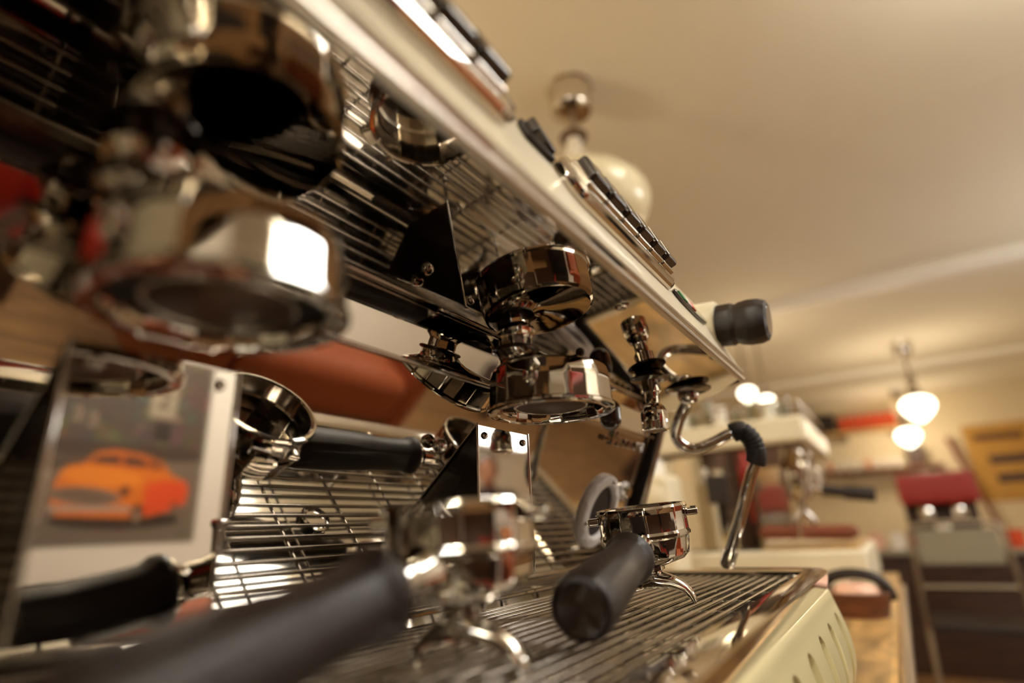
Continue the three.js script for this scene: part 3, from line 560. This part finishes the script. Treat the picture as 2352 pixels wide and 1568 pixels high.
function pendant(x, z, gy, R, sq, lit, label, power, group) {
  const t = thing('pendant_lamp', label, 'lamp', [x, CEIL, z], group);
  gy -= CEIL; const H = R * sq, k = Math.min(1, R / .13), top = gy + H;              // gy: middle of the glass, H: half its height
  part('canopy', lathe([[0, 0], [.085 * k, 0], [.088 * k, -.006], [.080 * k, -.012], [.078 * k, -.10 * k], [.070 * k, -.112 * k], [.052 * k, -.118 * k], [0, -.118 * k]], 40), M.chrome, t);
  part('stem', cyl(.011, .011, -.118 * k - top, 16).translate(0, (-.118 * k + top) / 2, 0), M.alu, t);
  const ry = top + .165 * k;
  part('stem_ring', (() => { const g = new THREE.TorusGeometry(.040 * k, .011 * k, 12, 32); g.rotateX(Math.PI / 2); g.translate(0, ry, 0); return merge([g, cyl(.036 * k, .036 * k, .02 * k).translate(0, ry, 0)]); })(), M.tube, t);
  part('fitter', lathe([[.026 * k, ry - .012], [.030 * k, top + .085 * k], [.050 * k, top + .075 * k], [.052 * k, top - .01], [.030 * k, top - .01]], 32), lit ? M.steel : M.trim, t);
  const pr = lit ? [[.0005, -1.25], [.16, -1.16], [.42, -.92], [.74, -.52], [.94, -.12], [1, .16], [.97, .42], [.84, .66], [.56, .86], [.3, .96], [.0005, 1]] : [[.0005, -1], [.3, -.95], [.62, -.78], [.86, -.5], [.97, -.2], [1, .05], [.97, .28], [.85, .58], [.62, .82], [.36, .95], [.15, 1], [.0005, 1]];
  const cv = new THREE.CatmullRomCurve3(pr.map(p => V3(p[0] * R, gy + p[1] * H, 0)));
  part('glass_shade', lathe(cv.getPoints(40).map(p => [Math.max(.0003, p.x), p.y]), 48, 1), lit ? M.lampWarm : M.opal, t, lit ? 'glowing glass shade' : 'glossy opal glass shade');
  if (lit) { const l = new THREE.PointLight(WARM, power, 0, 2); l.position.set(0, gy, 0); l.castShadow = true; l.shadow.radius = 5; t.add(l); }
  return t;
}
pendant(1.563, -.694, 1.036, .24, .55, false, 'large unlit opal pendant lamp above the front of the machine', 0, 'pendant lamps');
pendant(6.38, .36, .925, .135, .8, true, 'brightest lit pendant lamp, nearer of the two at the right', .8, 'pendant lamps');
pendant(8.80, .315, .925, .135, .8, true, 'lit pendant lamp just below and behind the brightest one', .8, 'pendant lamps');
pendant(4.55, -.775, .92, .062, .9, true, 'small lit round lamp, left of the pair beside the front corner of the machine', .25, 'pendant lamps');
pendant(5.00, -.715, .92, .062, .9, true, 'small lit round lamp, right of the pair beside the front corner of the machine', .25, 'pendant lamps');
pendant(.35, -1.55, .925, .135, .8, true, 'lit pendant lamp behind the large espresso machine', 1.1, 'pendant lamps');

// ------------------------------------------------------------------ second espresso machine, end on
{
  const x0 = 1.75, x1 = 2.4;
  const t = thing('espresso_machine', 'cream espresso machine in the background seen end on, glasses on its top', 'coffee machine', [0, 0, 0]);
  part('upper_body', box(x0, x1, .203, .277, -.62, -.165, .012), M.cream, t);
  part('top_rail', merge([tube([[x0 + .01, .277, -.17], [x0 + .01, .315, -.17], [x0 + .01, .32, -.18], [x0 + .01, .32, -.6]], .004, 30, 8), rod([x0 + .01, .32, -.175], [x1, .32, -.175], .004)]), M.chrome, t);
  part('underside', box(x0 + .01, x1 - .01, .190, .203, -.60, -.185), M.steel, t);
  const arc = []; for (let i = 0; i <= 16; i++) { const u = i / 16; arc.push([x0 + .035 - .045 * Math.sin(Math.PI * (.12 + .76 * u)), -.335 - .22 * u]); }
  part('steel_side', slab([[x1 - .01, -.335], ...arc, [x1 - .01, -.555]].reverse(), () => .190, () => -.075), M.chrome, t, 'polished curved steel side');
  part('badge', box(x0 - .013, x0 - .004, .050, .130, -.455, -.395, .003), M.black, t, 'small black plate');
  part('rear_cover', box(x0 + .02, x1 - .02, -.08, .195, -.60, -.552), M.cream, t);
  part('back_splash', box(x0 + .03, x1 - .03, -.07, .19, -.336, -.325), M.steel, t);
  part('base', box(x0 - .02, x1, -.180, -.080, -.60, -.085, .012), M.cream, t);
  part('drip_tray', box(x0 + .0, x1 - .02, -.081, -.070, -.33, -.10, .004), M.edge, t);
  for (const gx of [1.86, 2.18]) {
    const g = partGroup('group_head', t); g.position.set(gx, 0, -.225);
    part('ring', lathe([[.030, .095], [.045, .095], [.046, .10], [.044, .135], [.036, .145]], 40), M.chrome, g);
    part('bell', lathe([[.038, .144], [.03, .16], [.02, .175], [.018, .192]], 40), M.chrome, g);
  }
  part('steam_wand', tube([[x0 + .03, .19, -.20], [x0 + .02, .16, -.19], [x0 - .01, .14, -.18], [x0 - .01, .06, -.20], [x0 - .005, -.05, -.23]], .006, 40, 10), M.chrome, t);
  for (const z of [-.14, -.55]) for (const x of [x0 + .04, x1 - .05]) part('foot', cyl(.02, .02, .010).translate(x, -.1848, z), M.rubber, t);
  const pf = thing('portafilter', 'chrome portafilter locked in the background machine, long black handle pointing right', 'portafilter', [1.86, .094, -.225]);
  part('bowl', lathe([[.028, .0], [.037, 0], [.036, -.03], [.03, -.042], [.012, -.05], [.012, -.075], [.0, -.075]], 32), M.chrome, pf);
  const hp = partGroup('handle', pf);
  part('neck', rod([0, -.015, .033], [0, -.02, .06], .011), M.chrome, hp); part('grip', merge([rod([0, -.02, .058], [0, -.03, .115], .015, 16), rod([0, -.03, .113], [0, -.042, .185], .019, 16)]), M.black, hp);
  part('spout', merge([tube([[0, -.07, 0], [0, -.085, .012], [0, -.10, .022], [0, -.115, .024]], .007, 14, 8), tube([[0, -.07, 0], [0, -.085, -.012], [0, -.10, -.022], [0, -.115, -.024]], .007, 14, 8)]), M.chrome, pf);
  // folded cloth on its tray
  const cg = new RoundedBoxGeometry(.12, .045, .235, 6, .02), cp = cg.attributes.position; for (let i = 0; i < cp.count; i++) cp.setY(i, cp.getY(i) * (1 + .25 * Math.sin(cp.getZ(i) * 31 + 1)) + .004 * Math.sin(cp.getX(i) * 70 + cp.getZ(i) * 23)); cg.computeVertexNormals();
  solo('folded_cloth', cg, M.brownCloth, 'folded brown cloth on the tray of the background machine', 'cloth', [1.80, -.036, -.215]);
  // glasses on the top
  const gz = [-.56, -.52, -.475, -.435, -.395, -.35, -.305, -.26, -.215];
  gz.forEach((z, k) => {
    const h = [.055, .07, .05, .085, .06, .05, .07, .05, .06][k], r = .019;
    const g = lathe([[.0001, .003], [r * .82, .003], [r * .98, h], [r * 1.02, h], [r * .9, 0], [.0001, 0]].reverse(), 24);
    const where = ['first glass from the rear', 'second glass from the rear', 'third glass from the rear', 'tallest glass', 'fifth glass from the rear', 'fourth glass from the front', 'third glass from the front', 'second glass from the front', 'glass nearest the front'][k];
    solo('drinking_glass', g, k % 3 === 1 ? M.white : M.glass, `${where} in the row on top of the background machine`, k % 3 === 1 ? 'cup' : 'glass', [1.79 + .02 * (k % 2), .277, z], 'glasses on the background machine');
  });
}
{
  const t = thing('coffee_grinder', 'cream coffee grinder with a round dial beside the background machine', 'grinder', [1.52, -.19, -.56]);
  part('body', box(-.06, .06, 0, .315, -.085, .085, .02), M.cream, t);
  const dl = lathe([[0, .004], [.030, .004], [.034, .002], [.036, -.002], [.042, -.004], [.042, -.01]], 36); dl.rotateZ(Math.PI / 2); dl.translate(-.062, .255, .035); part('dial', dl, M.cream, t);
  part('lid', lathe([[0, .365], [.05, .36], [.058, .345], [.058, .316], [0, .316]], 32), M.white, t);
}
{
  const t = thing('basket', 'small brown basket with a thick black arched handle on the counter', 'basket', [1.42, -.19, -.105]);
  part('tub', lathe([[.0, .003], [.046, .003], [.056, .042], [.060, .046], [.062, .044], [.050, 0], [0, 0]], 36), M.midWood, t);
  part('arched_handle', tube([[0, .030, -.060], [0, .050, -.058], [0, .070, -.042], [0, .078, -.015], [0, .078, .012], [0, .070, .040], [0, .048, .058], [0, .030, .060]], .0105, 40, 12), M.black, t, 'thick black handle');
  const cg = new THREE.SphereGeometry(.045, 28, 16), cp = cg.attributes.position; for (let i = 0; i < cp.count; i++) { const k = 1 + .10 * Math.sin(cp.getX(i) * 160) * Math.sin(cp.getZ(i) * 130 + 1); cp.setXYZ(i, cp.getX(i) * k, cp.getY(i) * .5 * k, cp.getZ(i) * k); } cg.computeVertexNormals();
  solo('pink_cloth', cg, M.pink, 'crumpled pale pink cloth lying in the small basket', 'cloth', [1.42, -.149, -.105]);
}
// ------------------------------------------------------------------ chair
{
  const X = 4.3, z0 = .03, z1 = .47;
  const t = thing('metal_chair', 'tubular metal chair with a grey padded back standing beyond the counter', 'chair', [X, FLOOR, 0]);
  const top = .965;
  part('back_frame', tube([[.06, .45, z0 - .02], [0, .75, z0 - .005], [0, top - .05, z0], [0, top - .012, z0 + .02], [0, top, z0 + .06], [0, top, z1 - .06], [0, top - .012, z1 - .02], [0, top - .05, z1], [0, .75, z1 + .005], [.06, .45, z1 + .02]], .013, 90, 10), M.alu, t);
  part('back_pad', box(-.015, .012, top - .225, top - .03, z0 + .02, z1 - .02, .012), M.greyPad, t);
  part('back_rail', rod([.02, .62, z0 + .0], [.02, .62, z1 - .0], .012), M.alu, t);
  part('seat', box(-.40, .06, .44, .48, z0, z1, .015), M.black, t);
  for (const [s, z] of [[-1, z0 - .02], [1, z1 + .02]]) { part('leg', rod([.06, .46, z], [.12, .01, z + s * .02], .012), M.alu, t); part('leg', rod([-.36, .45, z], [-.42, .01, z + s * .02], .012), M.alu, t); part('stretcher', rod([.10, .16, z + s * .014], [-.40, .16, z + s * .014], .010), M.alu, t); }
  part('front_stretcher', rod([-.40, .16, z0 - .03], [-.40, .16, z1 + .03], .010), M.alu, t);
}
// ------------------------------------------------------------------ table with the red machine
{
  const t = thing('side_table', 'dark table with a grey top behind the metal chair', 'table', [0, 0, 0]);
  part('table_top', box(5.0, 5.9, -.275, -.24, -.25, 1.3, .006), M.greyPad, t);
  part('front_board', metreUV(box(5.06, 5.09, FLOOR, -.275, -.2, 1.28)), M.darkWood, t);
  for (const z of [-.18, 1.22]) for (const x of [5.12, 5.8]) part('leg', metreUV(box(x, x + .06, FLOOR, -.275, z - .03, z + .03)), M.darkWood, t);
  const r = thing('red_espresso_machine', 'red espresso machine on the grey table behind the chair', 'coffee machine', [5.2, -.24, .09]);
  part('body', box(0, .45, .30, .52, -.06, .42, .03), M.redEnamel, r); part('band', box(-.006, .02, .36, .41, -.03, .39, .006), M.redEnamel, r);
  part('back', box(.2, .45, .02, .31, -.04, .40, .01), M.darkWood, r); part('base', box(0, .45, .012, .09, -.06, .42, .02), M.redEnamel, r);
  for (const z of [-.03, .39]) for (const x of [.03, .42]) part('foot', cyl(.02, .02, .012).translate(x, .006, z), M.rubber, r);
  for (const z of [.09, .28]) part('group_head', lathe([[0, .2], [.05, .2], [.05, .27], [.03, .30]], 24).translate(.1, 0, z), M.chrome, r);
  solo('white_cup', lathe([[0, .004], [.034, .004], [.042, .17], [.046, .17], [.038, 0], [0, 0]].reverse(), 24), M.white, 'tall white cup in front of the red machine', 'cup', [5.1, -.24, .245]);
  [[5.12, -.17, M.pink, 'pink mug at the left end of the grey table'], [5.10, -.05, M.white, 'small white mug beside the pink one'], [5.12, .62, M.red, 'red mug on the grey table right of the chair'], [5.12, .78, M.pink, 'pink mug on the grey table right of the chair']].forEach(([x, z, mm, lb]) => solo('mug', lathe([[0, .004], [.04, .004], [.045, .11], [.05, .11], [.044, 0], [0, 0]].reverse(), 24), mm, lb, 'mug', [x, -.24, z], 'mugs on the grey table'));
}
// ------------------------------------------------------------------ far wall: shelves, jars, poster, leaning board
{
  const XF = 9.5;
  const t = thing('wall_shelf', 'upper wall shelf with red topped jars on the far wall', 'shelf', [0, 0, 0], 'shelves on the far wall');
  part('board', metreUV(box(XF - .30, XF, 1.10, 1.135, -1.3, .32)), M.edge, t); for (const z of [-1.1, -.4, .2]) part('bracket', box(XF - .25, XF, 1.0, 1.10, z, z + .025), M.alu, t);
  const u = thing('wall_shelf', 'lower wall shelf with white cups on the far wall', 'shelf', [0, 0, 0], 'shelves on the far wall');
  part('board', metreUV(box(XF - .34, XF, .56, .60, -1.3, .62)), M.midWood, u); for (const z of [-1.1, -.4, .4]) part('bracket', box(XF - .28, XF, .46, .56, z, z + .025), M.alu, u);
  const nm = ['leftmost', 'second', 'third', 'fourth', 'fifth', 'rightmost'];
  for (let k = 0; k < 6; k++) { const j = thing('jar', `${nm[k]} of the six red jars on the upper far shelf`, 'jar', [XF - .15, 1.135, -.40 + .118 * k], 'red jars'); part('glass', lathe([[0, 0], [.048, 0], [.052, .01], [.052, .15], [.04, .175], [0, .175]], 24), M.red, j); part('lid', cyl(.044, .044, .035).translate(0, .192, 0), M.flagRed, j); }
  const s = thing('black_speaker', 'black box speaker at the left of the upper far shelf', 'speaker', [XF - .15, 1.135, -.62]); part('cabinet', box(-.13, .13, 0, .27, -.13, .13, .01), M.black, s); part('cone', lathe([[0, .01], [.05, .0], [.09, .012]], 24).rotateZ(Math.PI / 2).translate(-.128, .12, 0), M.rubber, s);
  for (let k = 0; k < 9; k++) solo('cup', lathe([[0, .004], [.03, .004], [.046, .13], [.05, .13], [.034, 0], [0, 0]].reverse(), 20), k % 4 === 1 ? M.pink : M.white, `${['first', 'second', 'third', 'fourth', 'fifth', 'sixth', 'seventh', 'eighth', 'ninth'][k]} cup from the left on the lower far shelf`, 'cup', [XF - .17, .60, -.80 + .118 * k], 'cups on the lower far shelf');
  const b = thing('dark_box', 'small dark box standing on the lower far shelf between the cups', 'box', [XF - .2, .60, .36]); part('carton', box(-.08, .08, 0, .22, -.09, .09, .004), M.darkWood, b); part('carton_lid', box(-.085, .085, .22, .25, -.095, .095, .003), M.black, b);
  // poster with lettering
  const cv = document.createElement('canvas'); cv.width = 256; cv.height = 360; const c = cv.getContext('2d'); c.fillStyle = '#c79a4e'; c.fillRect(0, 0, 256, 360); c.fillStyle = 'rgba(120,80,40,.25)'; for (let i = 0; i < 200; i++) c.fillRect(rr(0, 256), rr(0, 360), rr(2, 30), rr(2, 8));
  c.fillStyle = '#6a4a34'; c.font = 'bold 34px serif'; c.fillRect(30, 40, 196, 34); c.fillStyle = '#4a3c40'; c.fillRect(70, 150, 170, 40); c.fillRect(80, 240, 160, 42);
  const tex = new THREE.CanvasTexture(cv); tex.colorSpace = THREE.SRGBColorSpace;
  const p = thing('wall_poster', 'large yellow brown poster with dark blocks of print on the far wall', 'poster', [0, 0, 0]);
  part('board', box(XF - .02, XF - .001, .10, 1.06, .92, 1.62), M.edge, p); const g = new THREE.PlaneGeometry(.66, .92); g.rotateY(-Math.PI / 2); g.translate(XF - .0205, .58, 1.27); part('print', g, std({ map: tex, roughness: .8 }), p);
  const q = thing('leaning_board', 'long dark red board leaning against the far wall beside the poster', 'board', [0, 0, 0]);
  const bd = metreUV(box(-.035, .035, -.8, .8, -.02, .02, .004)); const bm = part('plank', bd, std({ color: 0x7a2418, roughness: .5 }), q); bm.position.set(XF - .10, .15, .93); bm.rotation.x = -.24;
}
renderer.render(scene, camera);
